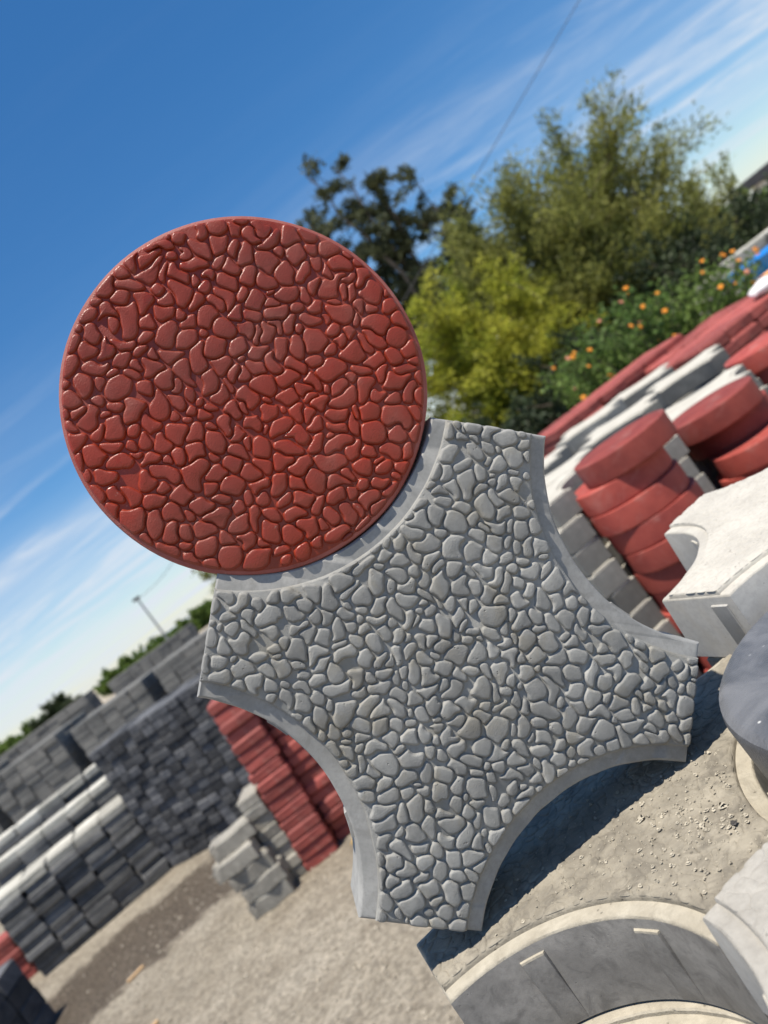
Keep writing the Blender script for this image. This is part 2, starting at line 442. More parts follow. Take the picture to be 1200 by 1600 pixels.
def lug_mesh(mat, top=None):
    """rib on a concave wall: stands proud of the arc, stops short of the face; about the arc of the first quadrant, at angle 0"""
    V, F = [], []
    rs = []
    hw = R(4.2)
    ts = [-hw, -hw * 0.9, -hw / 3, hw / 3, hw * 0.9, hw]
    ro, rin = RAD + 0.003, RAD - 0.0028
    for z in (-T_ + 0.002, -0.0115, -0.0100):
        e = 0.0 if z < -0.0105 else 0.0004
        ring = [(ro * math.cos(t), ro * math.sin(t), z) for t in ts] + [((rin + e + (0.0022 if abs(t) > hw * 0.95 else 0)) * math.cos(t), (rin + e + (0.0022 if abs(t) > hw * 0.95 else 0)) * math.sin(t), z) for t in reversed(ts)]
        rs.append(ring)
    V, F = loft(rs)
    fm = [0] * 12 + [1] * 12 + [0, 1]  # rib top has its own material; a paler one paints in sunlight
    return new_mesh('lug', V, F, [mat, top or mat], 35, fm)
def end_lug_mesh(mat):
    V, F = chbox(0.0056, 0.021, T_ - 0.012, 0.0008)
    return new_mesh('end_lug', [(x + A_, y, z - T_ + 0.002) for x, y, z in V], F, mat, 35)

def gauss(n, sig):
    k = np.fft.fftfreq(n)
    return np.exp(-2 * (np.pi * k * sig) ** 2)
def smooth_noise(shape, sig, rg):
    z = np.fft.fft2(rg.standard_normal(shape)) * gauss(shape[0], sig)[:, None] * gauss(shape[1], sig)[None, :]
    z = np.real(np.fft.ifft2(z)); return z / z.std()
def blur(a, s):
    r = int(3 * s) + 1
    k = np.exp(-0.5 * (np.arange(-r, r + 1) / s) ** 2); k /= k.sum()
    a = np.pad(a, r, mode='edge')
    a = np.apply_along_axis(lambda m: np.convolve(m, k, 'valid'), 0, a)
    return np.apply_along_axis(lambda m: np.convolve(m, k, 'valid'), 1, a)
def contour(S):
    """longest closed zero contour of a small array, as (row, col) floats"""
    B = S > 0
    code = B[:-1, :-1] * 1 + B[:-1, 1:] * 2 + B[1:, 1:] * 4 + B[1:, :-1] * 8
    rr, cc = np.nonzero((code > 0) & (code < 15))
    nxt = {}
    tbl = {1: [(3, 0)], 2: [(0, 1)], 3: [(3, 1)], 4: [(1, 2)], 5: [(3, 0), (1, 2)], 6: [(0, 2)], 7: [(3, 2)], 8: [(2, 3)], 9: [(2, 0)], 10: [(0, 1), (2, 3)], 11: [(2, 1)], 12: [(1, 3)], 13: [(1, 0)], 14: [(0, 3)]}
    def ek(r, c, e): return ((r, c, 0), (r, c + 1, 1), (r + 1, c, 0), (r, c, 1))[e]
    for r, c in zip(rr.tolist(), cc.tolist()):
        for a, b in tbl[int(code[r, c])]: nxt[ek(r, c, a)] = ek(r, c, b)
    best = []
    while nxt:
        s = next(iter(nxt)); loop = [s]; k = nxt.pop(s)
        while k in nxt:
            loop.append(k); k = nxt.pop(k)
        if k == s and len(loop) > len(best): best = loop
    out = []
    for r, c, o in best:
        if o == 0: a, b = S[r, c], S[r, c + 1]; out.append((r, c + a / (a - b)))
        else: a, b = S[r, c], S[r + 1, c]; out.append((r + a / (a - b), c))
    return np.array(out)

def cobbles(sdf, ext, seed, size=1.0, gap=0.00076):
    """outlines of moulded cobbles that fill a region: list of (points, inradius)"""
    rg = np.random.default_rng(seed)
    res = 0.0006
    n = int(2 * ext / res) + 1
    ax = -ext + res * np.arange(n)
    X, Y = np.meshgrid(ax, ax)
    D0 = sdf(X, Y)
    Xw = X + 0.0021 * smooth_noise(X.shape, 7.0, rg) + 0.0006 * smooth_noise(X.shape, 3.6, rg)
    Yw = Y + 0.0021 * smooth_noise(X.shape, 7.0, rg) + 0.0006 * smooth_noise(X.shape, 3.6, rg)
    C = np.zeros((0, 2)); Rr = np.zeros(0)
    for pas in range(9):
        for _ in range((400, 700, 1000, 1500, 2000, 2000, 2000, 2000, 2000)[pas]):
            p = rg.uniform(-ext, ext, 2)
            i, j = int((p[1] + ext) / res), int((p[0] + ext) / res)
            if D0[min(i, n - 1), min(j, n - 1)] < -0.004: continue
            r = size * (0.0112 - 0.00075 * pas) * (0.85 + 0.3 * rg.random())
            if len(C) and (np.hypot(*(C - p).T) < 0.80 * (r + Rr)).any(): continue
            C = np.vstack([C, p]); Rr = np.append(Rr, r)
    F1 = np.full(X.shape, 9.0); F2 = np.full(X.shape, 9.0); ID = np.full(X.shape, -1)
    info = []
    for k, (p, r) in enumerate(zip(C, Rr)):
        th = rg.uniform(0, math.pi); asp = rg.uniform(1.0, 1.85)
        seeds = [p]
        if rg.random() < 0.30:
            q = rg.uniform(0, 2 * math.pi); seeds.append(p + r * rg.uniform(0.7, 1.05) * np.array([math.cos(q), math.sin(q)]))
        win = 0.026
        j0, j1 = max(0, int((p[0] - win + ext) / res)), min(n, int((p[0] + win + ext) / res) + 1)
        i0, i1 = max(0, int((p[1] - win + ext) / res)), min(n, int((p[1] + win + ext) / res) + 1)
        sl_ = (slice(i0, i1), slice(j0, j1))
        D = None
        for s in seeds:
            dx, dy = Xw[sl_] - s[0], Yw[sl_] - s[1]
            u = dx * math.cos(th) + dy * math.sin(th); v = -dx * math.sin(th) + dy * math.cos(th)
            d = np.hypot(u / math.sqrt(asp), v * math.sqrt(asp)) - 0.55 * r
            D = d if D is None else np.minimum(D, d)
        info.append((sl_, D, i0, j0))
        f1, f2 = F1[sl_], F2[sl_]
        nw = D < f1
        F2[sl_] = np.where(nw, f1, np.minimum(f2, D)); F1[sl_] = np.where(nw, D, f1); ID[sl_] = np.where(nw, k, ID[sl_])
    out = []
    for k, (sl_, D, i0, j0) in enumerate(info):
        ins = ID[sl_] == k
        if ins.sum() < 30: continue
        s = np.where(ins, F2[sl_] - D, F1[sl_] - D) / 2 - gap * (0.6 + 0.7 * rg.random())
        s = np.minimum(np.clip(s, -0.006, 0.006), D0[sl_])
        raw = s
        for sg, grow in ((1.7, 0.00014), (2.6, 0.0003), (3.6, 0.0004)):
            s = blur(raw, sg) + grow
            if s.max() < 0.0010: break
            s[0, :] = s[-1, :] = s[:, 0] = s[:, -1] = -0.003
            c = contour(s)
            if len(c) < 12: break
            P = np.stack([-ext + res * (j0 + c[:, 1]), -ext + res * (i0 + c[:, 0])], 1)
            seg = np.hypot(*(np.roll(P, -1, 0) - P).T); L = seg.sum(); cum = np.concatenate([[0], np.cumsum(seg)])
            N = int(min(44, max(14, L / 0.0011)))
            tt = np.linspace(0, L, N, endpoint=False); PP = np.vstack([P, P[:1]])
            Q = np.stack([np.interp(tt, cum, PP[:, 0]), np.interp(tt, cum, PP[:, 1])], 1)
            area = 0.5 * (Q[:, 0] * np.roll(Q[:, 1], -1) - Q[:, 1] * np.roll(Q[:, 0], -1)).sum()
            if area < 0: Q = Q[::-1]; area = -area
            if area < 9e-6: break
            if 4 * math.pi * area / L ** 2 < 0.47 and sg < 3: continue
            pi_, pj_ = np.unravel_index(int(s.argmax()), s.shape)
            out.append((Q, float(s.max()), area, np.array([-ext + res * (j0 + pj_), -ext + res * (i0 + pi_)])))
            break
    out.sort(key=lambda q: -q[2])
    return out
def unfold(q, Q):
    """smooth a ring wherever its edges run backwards against the outline's"""
    e0 = np.roll(Q, -1, 0) - Q
    for _ in range(14):
        e = np.roll(q, -1, 0) - q
        bad = (e * e0).sum(1) <= 0.12 * (e0 * e0).sum(1)
        if not bad.any(): break
        b = bad | np.roll(bad, 1); b = b | np.roll(b, 1) | np.roll(b, -1)
        q = np.where(b[:, None], 0.34 * q + 0.33 * (np.roll(q, 1, 0) + np.roll(q, -1, 0)), q)
    return q
def crosses(q):
    """does the closed polygon q cut itself"""
    n = len(q); a = q; b = np.roll(q, -1, 0)
    def orient(p, r, t): return (r[..., 0] - p[..., 0]) * (t[..., 1] - p[..., 1]) - (r[..., 1] - p[..., 1]) * (t[..., 0] - p[..., 0])
    A, B, Cc, Dd = a[:, None], b[:, None], a[None], b[None]
    X = (orient(A, B, Cc) * orient(A, B, Dd) < 0) & (orient(Cc, Dd, A) * orient(Cc, Dd, B) < 0)
    i = np.arange(n); gapi = (i[:, None] - i[None]) % n
    return bool((X & (gapi > 1) & (gapi < n - 1)).any())
def stone_geo(stone, z0, rg, h=0.0012):
    Q, inr, area, pole = stone
    hh = h * (0.8 + 0.45 * rg.random()) * min(1, 0.6 + inr / 0.007)
    k = min(1.0, inr / 0.0030)
    for _ in range(2): Q = 0.5 * Q + 0.25 * (np.roll(Q, 1, 0) + np.roll(Q, -1, 0))
    tg = np.roll(Q, -1, 0) - np.roll(Q, 1, 0)
    tg = tg + 0.6 * (np.roll(tg, 1, 0) + np.roll(tg, -1, 0))
    nin = np.stack([-tg[:, 1], tg[:, 0]], 1); nin /= np.linalg.norm(nin, axis=1)[:, None] + 1e-12
    prof = [(-0.0008, -0.00035), (-0.00035, 0.12 * hh), (0.0, 0.38 * hh), (0.00045 * k, 0.72 * hh), (0.0010 * k, 0.92 * hh), (0.0019 * k, hh)]
    c = Q.mean(0); tx, ty = rg.normal(0, 0.026, 2)
    rings = []
    for d, z in prof:
        q = Q + d * nin
        if d > 0.0003: q = 0.5 * q + 0.25 * (np.roll(q, 1, 0) + np.roll(q, -1, 0))
        rings.append(unfold(q, Q))
    if any(crosses(q) for q in rings):
        rings = [pole + (Q - pole) * (1 - d / (inr + 0.0012)) for d, z in prof]
    rs = [[(x, y, z0 + z + (max(z, 0) / hh) * float(np.clip(tx * (x - c[0]) + ty * (y - c[1]), -0.0004, 0.0004))) for x, y in q] for q, (d, z) in zip(rings, prof)]
    return loft(rs, cap0=False)
def star_sdf(X, Y):
    d = np.full(X.shape, 9.0)
    for sx in (-1, 1):
        for sy in (-1, 1): d = np.minimum(d, np.hypot(X - sx * C_, Y - sy * C_) - (RAD + BAND))
    return np.minimum(d, np.minimum(A_ - np.abs(X), A_ - np.abs(Y))) - 0.0016
DISC_R, DISC_T = 0.1437, 0.066
def disc_sdf(X, Y): return DISC_R - 0.0042 - np.hypot(X, Y)

STAR_STONES = cobbles(star_sdf, 0.20, 3, 0.69)
DISC_STONES = cobbles(disc_sdf, 0.15, 8, 0.81)
print('STONES', len(STAR_STONES), len(DISC_STONES))

def add_stones(parent, stones, z0, mat, seed, limit=300, h=0.0012):
    rg = np.random.default_rng(seed); rest = []
    for i, stone in enumerate(stones):
        V, F = stone_geo(stone, z0, rg, h)
        if i < limit:
            link('stone', new_mesh('stone', V, F, mat, 179), parent)
        else: rest.append((V, F))
    if rest:
        V, F = merge(rest)
        tag(link('small_stones', new_mesh('small_stones', V, F, mat, 179), parent), None, None, kind='stuff')
def relief_mesh(name, stones, z0, mat, seed, h):
    rg = np.random.default_rng(seed)
    V, F = merge([stone_geo(stone, z0, rg, h) for stone in stones])
    return new_mesh(name, V, F, mat, 179)

# ------------------------------------------------------------------ standing star paver and the red disc on it
YAW, LEAN = R(6.63), R(2.6)
dvec = Vector((math.cos(YAW), math.sin(YAW), 0)); nh = Vector((math.sin(YAW), -math.cos(YAW), 0))
upv = math.cos(LEAN) * Vector((0, 0, 1)) - math.sin(LEAN) * nh
nv = math.cos(LEAN) * nh + math.sin(LEAN) * Vector((0, 0, 1))
def frame(origin, rot):
    ex = math.cos(rot) * dvec + math.sin(rot) * upv; ey = -math.sin(rot) * dvec + math.cos(rot) * upv
    return Matrix(((ex.x, ey.x, nv.x, origin[0]), (ex.y, ey.y, nv.y, origin[1]), (ex.z, ey.z, nv.z, origin[2]), (0, 0, 0, 1)))
SLAB_Z = 0.98
SC = Vector((-0.0272, 0.5964, SLAB_Z + STEP + 0.0026 + (A_ + W_) / math.sqrt(2) * math.cos(LEAN)))
st = link('star_paver', None, mat=frame(SC, math.pi / 4))
tag(st, 'grey cobble-patterned star paver standing upright in the foreground, carrying the red disc', 'paver')
link('body', body_mesh('star_body', [M['star_band'], M['star_band']]), st)
fld = link('cobbled_face', field_mesh('star_field', M['star']), st)
add_stones(fld, STAR_STONES, STEP, M['star'], 21, h=0.0026)
LUG_GREY = lug_mesh(M['star_band'])
def lugs(root, me, quads=(0, 1, 2, 3)):
    for q in quads:
        for da in (-19, 19):
            t = R(225 + da)
            o = link('lug', me, root)
            o.matrix_local = Matrix.Rotation(q * math.pi / 2, 4, 'Z') @ Matrix.Translation((C_, C_, 0)) @ Matrix.Rotation(t, 4, 'Z')
lugs(st, LUG_GREY)

def disc_body(name, mat, r=DISC_R, t=DISC_T, seg=112, taper=0.0025, edge=0.004, rough=0.0, seed=0, sharp=40, rim=None):
    rg = np.random.default_rng(seed)
    w = 0.5 * rough * (smooth_noise((1, seg), 3, rg)[0])
    prof = [(r - 0.004, -t), (r - taper * 0.5, -t + 0.004), (r, -edge * 1.1), (r - edge * 0.25, -edge * 0.35), (r - edge * 0.9, -0.0003), (r - edge * 1.3, 0.0)]
    rs = []
    for k, (q, z) in enumerate(prof):
        rs.append([((q + w[i] * (k > 1)) * math.cos(2 * math.pi * i / seg), (q + w[i] * (k > 1)) * math.sin(2 * math.pi * i / seg), z) for i in range(seg)])
    V, F = loft(rs)
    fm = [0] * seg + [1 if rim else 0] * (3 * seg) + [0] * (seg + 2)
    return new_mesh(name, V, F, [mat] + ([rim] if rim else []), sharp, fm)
DC = SC + upv * 0.2722 - dvec * 0.0030 + nv * 0.0012
dr = link('disc_paver', None, mat=frame(DC, R(20)))
tag(dr, 'glossy red cobble-patterned round paver balanced on top of the upright grey star', 'paver')
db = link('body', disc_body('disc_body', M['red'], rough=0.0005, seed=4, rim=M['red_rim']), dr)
add_stones(db, DISC_STONES, 0.0, M['red'], 33, h=0.0023)

# ------------------------------------------------------------------ near stack: lying stars
def lying(cx, cy, ztop, ang, tilt=(0, 0)):
    """matrix of a lying star: face up, first leg towards ang (degrees)"""
    return Matrix.Translation((cx, cy, ztop)) @ Matrix.Rotation(tilt[0], 4, 'X') @ Matrix.Rotation(tilt[1], 4, 'Y') @ Matrix.Rotation(R(ang), 4, 'Z')
def detailed_star(name, mat, m_top, m_side, label, relief_h, seed, group=None, band=None):
    r = link(name, None, mat=mat)
    tag(r, label, 'paver', group)
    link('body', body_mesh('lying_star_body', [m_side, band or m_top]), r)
    f = link('cobbled_face', field_mesh('lying_star_field', m_top), r)
    f.scale = (1, 1, 1)
    tag(link('worn_cobbles', relief_mesh('worn_cobbles', STAR_STONES, STEP, m_top, seed, relief_h), f), None, None, kind='stuff')
    return r
SX, SY, SANG = 0.007, 0.636, 14.0
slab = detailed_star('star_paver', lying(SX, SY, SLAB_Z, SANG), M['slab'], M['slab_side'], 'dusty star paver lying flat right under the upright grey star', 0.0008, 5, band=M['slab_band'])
LUG_DARK = lug_mesh(M['slab_side'], M['slab_band'])
lugs(slab, LUG_DARK)
wst = detailed_star('star_paver', lying(0.372, 0.776, 1.05, 18.7), M['white'], M['white_side'], 'sunlit whitish star paver lying flat beside the red disc stacks', 0.0006, 6)
LUG_WHITE = lug_mesh(M['white_side'], M['white'])
lugs(wst, LUG_WHITE)
EL = end_lug_mesh(M['white_side'])
for q in range(4):
    o = link('end_lug', EL, wst)
    o.matrix_local = Matrix.Rotation(q * math.pi / 2, 4, 'Z') @ Matrix.Translation((0, 0.028 if q == 2 else -0.02, 0))
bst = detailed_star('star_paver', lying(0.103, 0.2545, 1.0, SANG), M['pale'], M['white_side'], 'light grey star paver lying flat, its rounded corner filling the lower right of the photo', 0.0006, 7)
lugs(bst, LUG_WHITE)

LOW_BODY = None
def simple_star_mesh(name, m_side, m_top):
    P1, P2 = star_outline(seg=12), star_outline(RAD + BAND, A_ - 0.0007, 12)
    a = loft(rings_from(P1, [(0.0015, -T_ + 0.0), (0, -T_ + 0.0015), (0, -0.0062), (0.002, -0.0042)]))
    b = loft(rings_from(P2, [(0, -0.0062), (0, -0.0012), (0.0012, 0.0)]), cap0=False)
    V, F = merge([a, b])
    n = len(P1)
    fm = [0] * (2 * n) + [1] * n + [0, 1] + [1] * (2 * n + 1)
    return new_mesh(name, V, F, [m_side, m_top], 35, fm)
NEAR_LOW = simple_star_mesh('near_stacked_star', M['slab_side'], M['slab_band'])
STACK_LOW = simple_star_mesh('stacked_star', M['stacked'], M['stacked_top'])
def star_stack(cx, cy, ztop, ang, n, me, what, group, jit=0.006, first=0, skew=(0, 0)):
    th = ztop / n
    for k in range(n):
        z = ztop - k * th
        ox = skew[0] * (k + first > 0) + rng.uniform(-jit, jit); oy = skew[1] * (k + first > 0) + rng.uniform(-jit, jit)
        o = link('star_paver', me, mat=Matrix.Translation((cx + ox, cy + oy, z)) @ Matrix.Rotation(R(ang + rng.uniform(-1.5, 1.5)), 4, 'Z') @ Matrix.Diagonal((1, 1, th / T_ * 0.995, 1)))
        tag(o, f'star paver, {ORD[k + first]} down in {what}' if k + first else f'star paver on top of {what}', 'paver', group)
star_stack(SX, SY, SLAB_Z - T_ - 0.001, SANG, 13, NEAR_LOW, 'the stack that carries the upright star', 'star pavers under the upright star', 0.004, 1, (-0.010, -0.020))
star_stack(0.372, 0.776, 1.05 - T_ - 0.001, 18.7, 14, NEAR_LOW, 'the stack with the sunlit whitish star', 'star pavers under the whitish star', 0.006, 1)
star_stack(0.103, 0.2545, 1.0 - T_ - 0.001, SANG, 13, NEAR_LOW, 'the stack in the lower right corner', 'star pavers under the light grey star', 0.004, 1, (-0.006, -0.018))

# dark disc stack nested between them
def disc_stack(cx, cy, ztop, n, mes, what, group, colour, offs=None, jit=0.006, th=None):
    th = th or ztop / n
    for k in range(n):
        ox, oy = (offs[k] if offs and k < len(offs) else (rng.uniform(-jit, jit) + (offs[-1][0] if offs else 0), rng.uniform(-jit, jit) + (offs[-1][1] if offs else 0)))
        me = mes[k % len(mes)]
        o = link('disc_paver', me, mat=Matrix.Translation((cx + ox, cy + oy, ztop - k * th)) @ Matrix.Rotation(rng.uniform(0, 6.28), 4, 'Z') @ Matrix.Diagonal((1, 1, th / DISC_T * 0.985, 1)))
        tag(o, f'{colour} round paver, {ORD[k]} down in {what}' if k else f'{colour} round paver on top of {what}', 'paver', group)
DARK = [disc_body('dark_disc', M['dark_disc'], 0.1425, DISC_T, 96, 0.004, 0.007, 0.0012, 9)]
disc_stack(0.245, 0.503, 1.032, 15, DARK, 'the dark stack at the right edge', 'dark discs at the right edge', 'dark blue-grey', [(0, 0)], 0.003)

# crumbs and pebbles on the slab
def chunk(c, r, rg, flat=0.7):
    pts = []
    ex, ey = rg.uniform(0.6, 1.3), rg.uniform(0.6, 1.3)
    for k, z in ((4, -0.6), (6, 0.0), (4, 0.7)):
        pts.append([(c[0] + ex * r * (0.6 if k == 4 else 1) * rg.uniform(0.55, 1.3) * math.cos(2 * math.pi * i / 6 + k), c[1] + ey * r * (0.6 if k == 4 else 1) * rg.uniform(0.55, 1.3) * math.sin(2 * math.pi * i / 6 + k), c[2] + r * flat * (z + rg.uniform(-0.3, 0.3))) for i in range(6)])
    return loft(pts)
prt = []
rg = np.random.default_rng(77)
while len(prt) < 900:
    x, y = rg.normal(0.045, 0.035), rg.normal(0.54, 0.04)
    if rg.random() < 0.35: x, y = rg.uniform(-0.12, 0.1), rg.uniform(0.47, 0.66)
    ca, sa = math.cos(R(-SANG)), math.sin(R(-SANG))
    lx, ly = (x - SX) * ca - (y - SY) * sa, (x - SX) * sa + (y - SY) * ca
    if star_sdf(np.array([lx]), np.array([ly]))[0] < 0.002: continue
    r = 0.0004 + 0.0017 * rg.random() ** 4
    prt.append(chunk((x, y, SLAB_Z + STEP + 0.0008 + r * 0.4), r, rg))
V, F = merge(prt)
tag(link('concrete_crumbs', new_mesh('concrete_crumbs', V, F, M['crumb'])), 'pale concrete crumbs scattered on the dusty star paver', 'crumbs', kind='stuff')
for (x, y, r, lab, m) in ((0.066, 0.505, 0.0035, 'small black pebble on the dusty star paver near the dark disc', 'black_stone'), (0.070, 0.527, 0.0042, 'pale flat chip of concrete lying beside the dark disc stack', 'crumb'), (0.02, 0.575, 0.0038, 'largest pale concrete chip among the crumbs on the dusty paver', 'crumb')):
    V, F = chunk((0, 0, 0), r, rg, 0.6)
    tag(link('pebble', new_mesh('pebble', V, F, M[m], 60), loc=(x, y, SLAB_Z + STEP + 0.0008 + r * 0.35)), lab, 'pebble')

# ------------------------------------------------------------------ red disc stacks and star stacks on the right
REDD = [disc_body('red_disc', M['red_stack'], 0.1425, DISC_T, 72, 0.002, 0.0022, 0.0012, s, 22) for s in (1, 2, 3)]
disc_stack(0.640, 2.16, 1.012, 15, REDD, 'the nearer red stack', 'red discs in the nearer stack', 'red',
           [(0, -0.045), (-0.048, -0.015), (-0.046, -0.030), (-0.036, -0.034), (-0.032, -0.045), (-0.035, -0.03)], 0.012)
disc_stack(1.000, 2.38, 0.905, 13, REDD, 'the red stack behind the whitish star', 'red discs in the second stack', 'red',
           [(0, -0.03), (0.035, 0.02), (0.03, -0.105), (0.02, -0.085), (0.0, -0.09)], 0.012)
disc_stack(1.44, 2.72, 0.905, 13, REDD, 'the red stack at the right edge', 'red discs in the third stack', 'red', [(0, 0)], 0.012)
gp = 'grey star stacks on the right'
SG = [((0.339, 2.283), 0.985, 'the grey stack left of the nearer red discs'), ((0.719, 2.433), 0.900, 'the grey stack between the two nearer red disc stacks'), ((1.10, 2.60), 0.90, 'the grey stack right of the second red disc stack')]
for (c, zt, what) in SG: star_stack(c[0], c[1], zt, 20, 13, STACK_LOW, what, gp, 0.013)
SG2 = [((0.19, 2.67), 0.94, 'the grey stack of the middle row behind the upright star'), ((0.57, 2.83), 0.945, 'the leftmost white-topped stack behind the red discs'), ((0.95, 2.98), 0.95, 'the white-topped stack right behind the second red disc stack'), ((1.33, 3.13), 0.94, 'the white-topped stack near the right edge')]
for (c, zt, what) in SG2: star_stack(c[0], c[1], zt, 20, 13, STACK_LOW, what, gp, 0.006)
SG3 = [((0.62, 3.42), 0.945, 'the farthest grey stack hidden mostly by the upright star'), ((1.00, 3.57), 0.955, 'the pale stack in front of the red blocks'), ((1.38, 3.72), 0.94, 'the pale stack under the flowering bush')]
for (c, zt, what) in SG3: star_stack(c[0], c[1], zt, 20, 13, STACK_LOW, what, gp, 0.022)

# ------------------------------------------------------------------ block stacks
def block_meshes(name, l, w, h, c, ct, mat, k=3, seed=0):
    out = []
    rg_ = random.Random(seed)
    for i in range(k):
        V, F = chbox(l, w, h, c, ct)
        V = [(x + rg_.uniform(-1, 1) * 0.0025, y + rg_.uniform(-1, 1) * 0.0025, z + rg_.uniform(-1, 1) * 0.0015) for x, y, z in V]
        out.append(new_mesh(name, V, F, mat))
    return out
def block_stack(origin, yaw, cols, layers, dx, dy, dz, meshes, name, label, group, rows=2, jit=0.006, lean=0.0, topmeshes=None, skip=None, turn=0.0, hollow=True):
    """front row faces -y of the stack frame; only the outer shell is built"""
    B = Matrix.Translation(origin) @ Matrix.Rotation(yaw, 4, 'Z')
    for k in range(layers):
        for r in range(rows):
            for c in range(cols):
                if hollow and 0 < r and 0 < c < cols - 1 and k < layers - 1: continue
                if skip and skip(c, k, r): continue
                ms = topmeshes if (topmeshes and k == layers - 1) else meshes
                m = B @ Matrix.Translation(((c + 0.5) * dx + lean * k * dz + rng.uniform(-jit, jit), (r + 0.5) * dy + rng.uniform(-jit, jit) * 1.6, k * dz)) @ Matrix.Rotation(turn + R(rng.uniform(-1.2, 1.2)), 4, 'Z')
                o = link(name, ms[rng.randrange(len(ms))], mat=m)
                row = '' if r == 0 else f', {NTH[r]} row'
                lay = 'top layer' if k == layers - 1 else (f'{NTH[layers - 1 - k]} layer')
                tag(o, f'{label}, {lay}, {NTH[c]} from left{row}', 'paving block', group)

# tall dark stack of block ends
DB = block_meshes('dark_block', 0.097, 0.20, 0.059, 0.006, 0.008, M['dark_block'], 4, 3)
block_stack((-2.60, 5.20, 0), R(-21.5), 13, 16, 0.1, 0.205, 0.0605, DB, 'dark_block', 'dark block in the tall stack', 'dark blocks in the tall stack', 2, 0.006)
# low stack at left
MB_ = block_meshes('mid_block', 0.190, 0.20, 0.046, 0.005, 0.006, M['mid_block'], 4, 5)
PB_ = block_meshes('pale_slab', 0.193, 0.20, 0.057, 0.005, 0.008, M['pale_block'], 3, 6)
block_stack((-3.52, 4.86, 0), R(21), 5, 12, 0.196, 0.205, 0.0475, MB_, 'grey_block', 'grey block in the nearest left stack', 'grey blocks in the low left stack', 2, 0.011, topmeshes=PB_)
block_stack((-3.70, 5.33, 0), R(21), 5, 15, 0.196, 0.205, 0.0475, MB_, 'grey_block', 'grey block in second left stack', 'grey blocks in the second left stack', 1, 0.007, topmeshes=PB_, skip=lambda c, k, r: k < 7)
block_stack((-3.86, 5.72, 0), R(21), 5, 17, 0.196, 0.205, 0.0475, MB_, 'grey_block', 'grey block in third left stack', 'grey blocks in the third left stack', 1, 0.010, topmeshes=PB_, skip=lambda c, k, r: k < 9)
# red stack
RB = block_meshes('red_block', 0.176, 0.20, 0.054, 0.005, 0.013, M['red_block'], 3, 8)
block_stack((-1.30, 3.60, 0), R(4), 1, 17, 0.18, 0.205, 0.0545, RB, 'red_block', 'red block in column beside wavy stack', 'red blocks in the left column', 1, 0.006, 0.085, hollow=False)
block_stack((-1.125, 3.68, 0), R(4), 3, 16, 0.18, 0.205, 0.0545, RB, 'red_block', 'red block right of the dark gap', 'red blocks right of the gap', 1, 0.010, 0.085, hollow=False)

# small wavy blocks
def wavy_block(name, l, w, h, mat, seed):
    pts = []
    nn = 12
    def wv(t): return 0.009 * math.sin(2 * math.pi * t * 1.5)
    for i in range(nn): pts.append((-l / 2 + l * i / nn, -w / 2 + wv(i / nn)))
    for i in range(nn): pts.append((l / 2 + wv(i / nn) * 0.8, -w / 2 + wv(1) + (w) * i / nn))
    for i in range(nn): pts.append((l / 2 - l * i / nn, w / 2 + wv(1 - i / nn)))
    for i in range(nn): pts.append((-l / 2 + wv(1 - i / nn) * 0.8, w / 2 - w * i / nn))
    V, F = loft(rings_from(pts, [(0.003, 0), (0, 0.003), (0, h - 0.010), (0.010, h)]))
    return new_mesh(name, V, F, mat, 40)
WB = [wavy_block('wavy_block', 0.215, 0.115, 0.078, M['wavy'], 1)]
k = 0
for layer in range(4):
    for c in range(2):
        o = link('wavy_block', WB[0], mat=Matrix.Translation((-1.475 + rng.uniform(-0.02, 0.02) - 0.008 * layer, 3.56 + 0.125 * c + rng.uniform(-0.012, 0.012), layer * 0.0785)) @ Matrix.Rotation(R(8 + rng.uniform(-6, 6)), 4, 'Z'))
        tag(o, f'wavy-edged pale block in the small stack, {["bottom", "second", "third", "fourth"][layer]} layer, {"front" if c == 0 else "rear"} one', 'paving block', 'wavy blocks in the small stack')
o = link('wavy_block', WB[0], mat=Matrix.Translation((-1.49, 3.60, 4 * 0.0785)) @ Matrix.Rotation(R(14), 4, 'Z'))
tag(o, 'wavy-edged pale block lying alone on top of the small stack', 'paving block', 'wavy blocks in the small stack')
PN = block_meshes('pale_block', 0.11, 0.19, 0.058, 0.004, 0.009, M['wavy'], 2, 12)
for k in range(8):
    o = link('pale_block', PN[k % 2], mat=Matrix.Translation((-1.365 + 0.035 * (k / 8) + rng.uniform(-0.008, 0.008), 3.72 + rng.uniform(-0.012, 0.012), k * 0.0585)) @ Matrix.Rotation(R(4 + rng.uniform(-4, 4)), 4, 'Z'))
    tag(o, f'pale block between wavy stack and red column, {ORD[7 - k] + " from the top" if k < 7 else "topmost"}', 'paving block', 'pale blocks beside the red column')
# dark corner stack, lower left
KB = block_meshes('corner_block', 0.21, 0.21, 0.10, 0.006, 0.008, M['dark_block'], 2, 14)
block_stack((-3.44, 3.66, 0), R(2), 2, 4, 0.215, 0.215, 0.101, KB, 'dark_block', 'dark block in lower left corner', 'dark blocks in the lower left corner', 2, 0.005)
# red blocks at the left edge
block_stack((-4.02, 4.95, 0), R(21), 2, 6, 0.18, 0.205, 0.0545, RB, 'red_block', 'red block at the left photo edge', 'red blocks at the left edge', 1, 0.008, hollow=False)

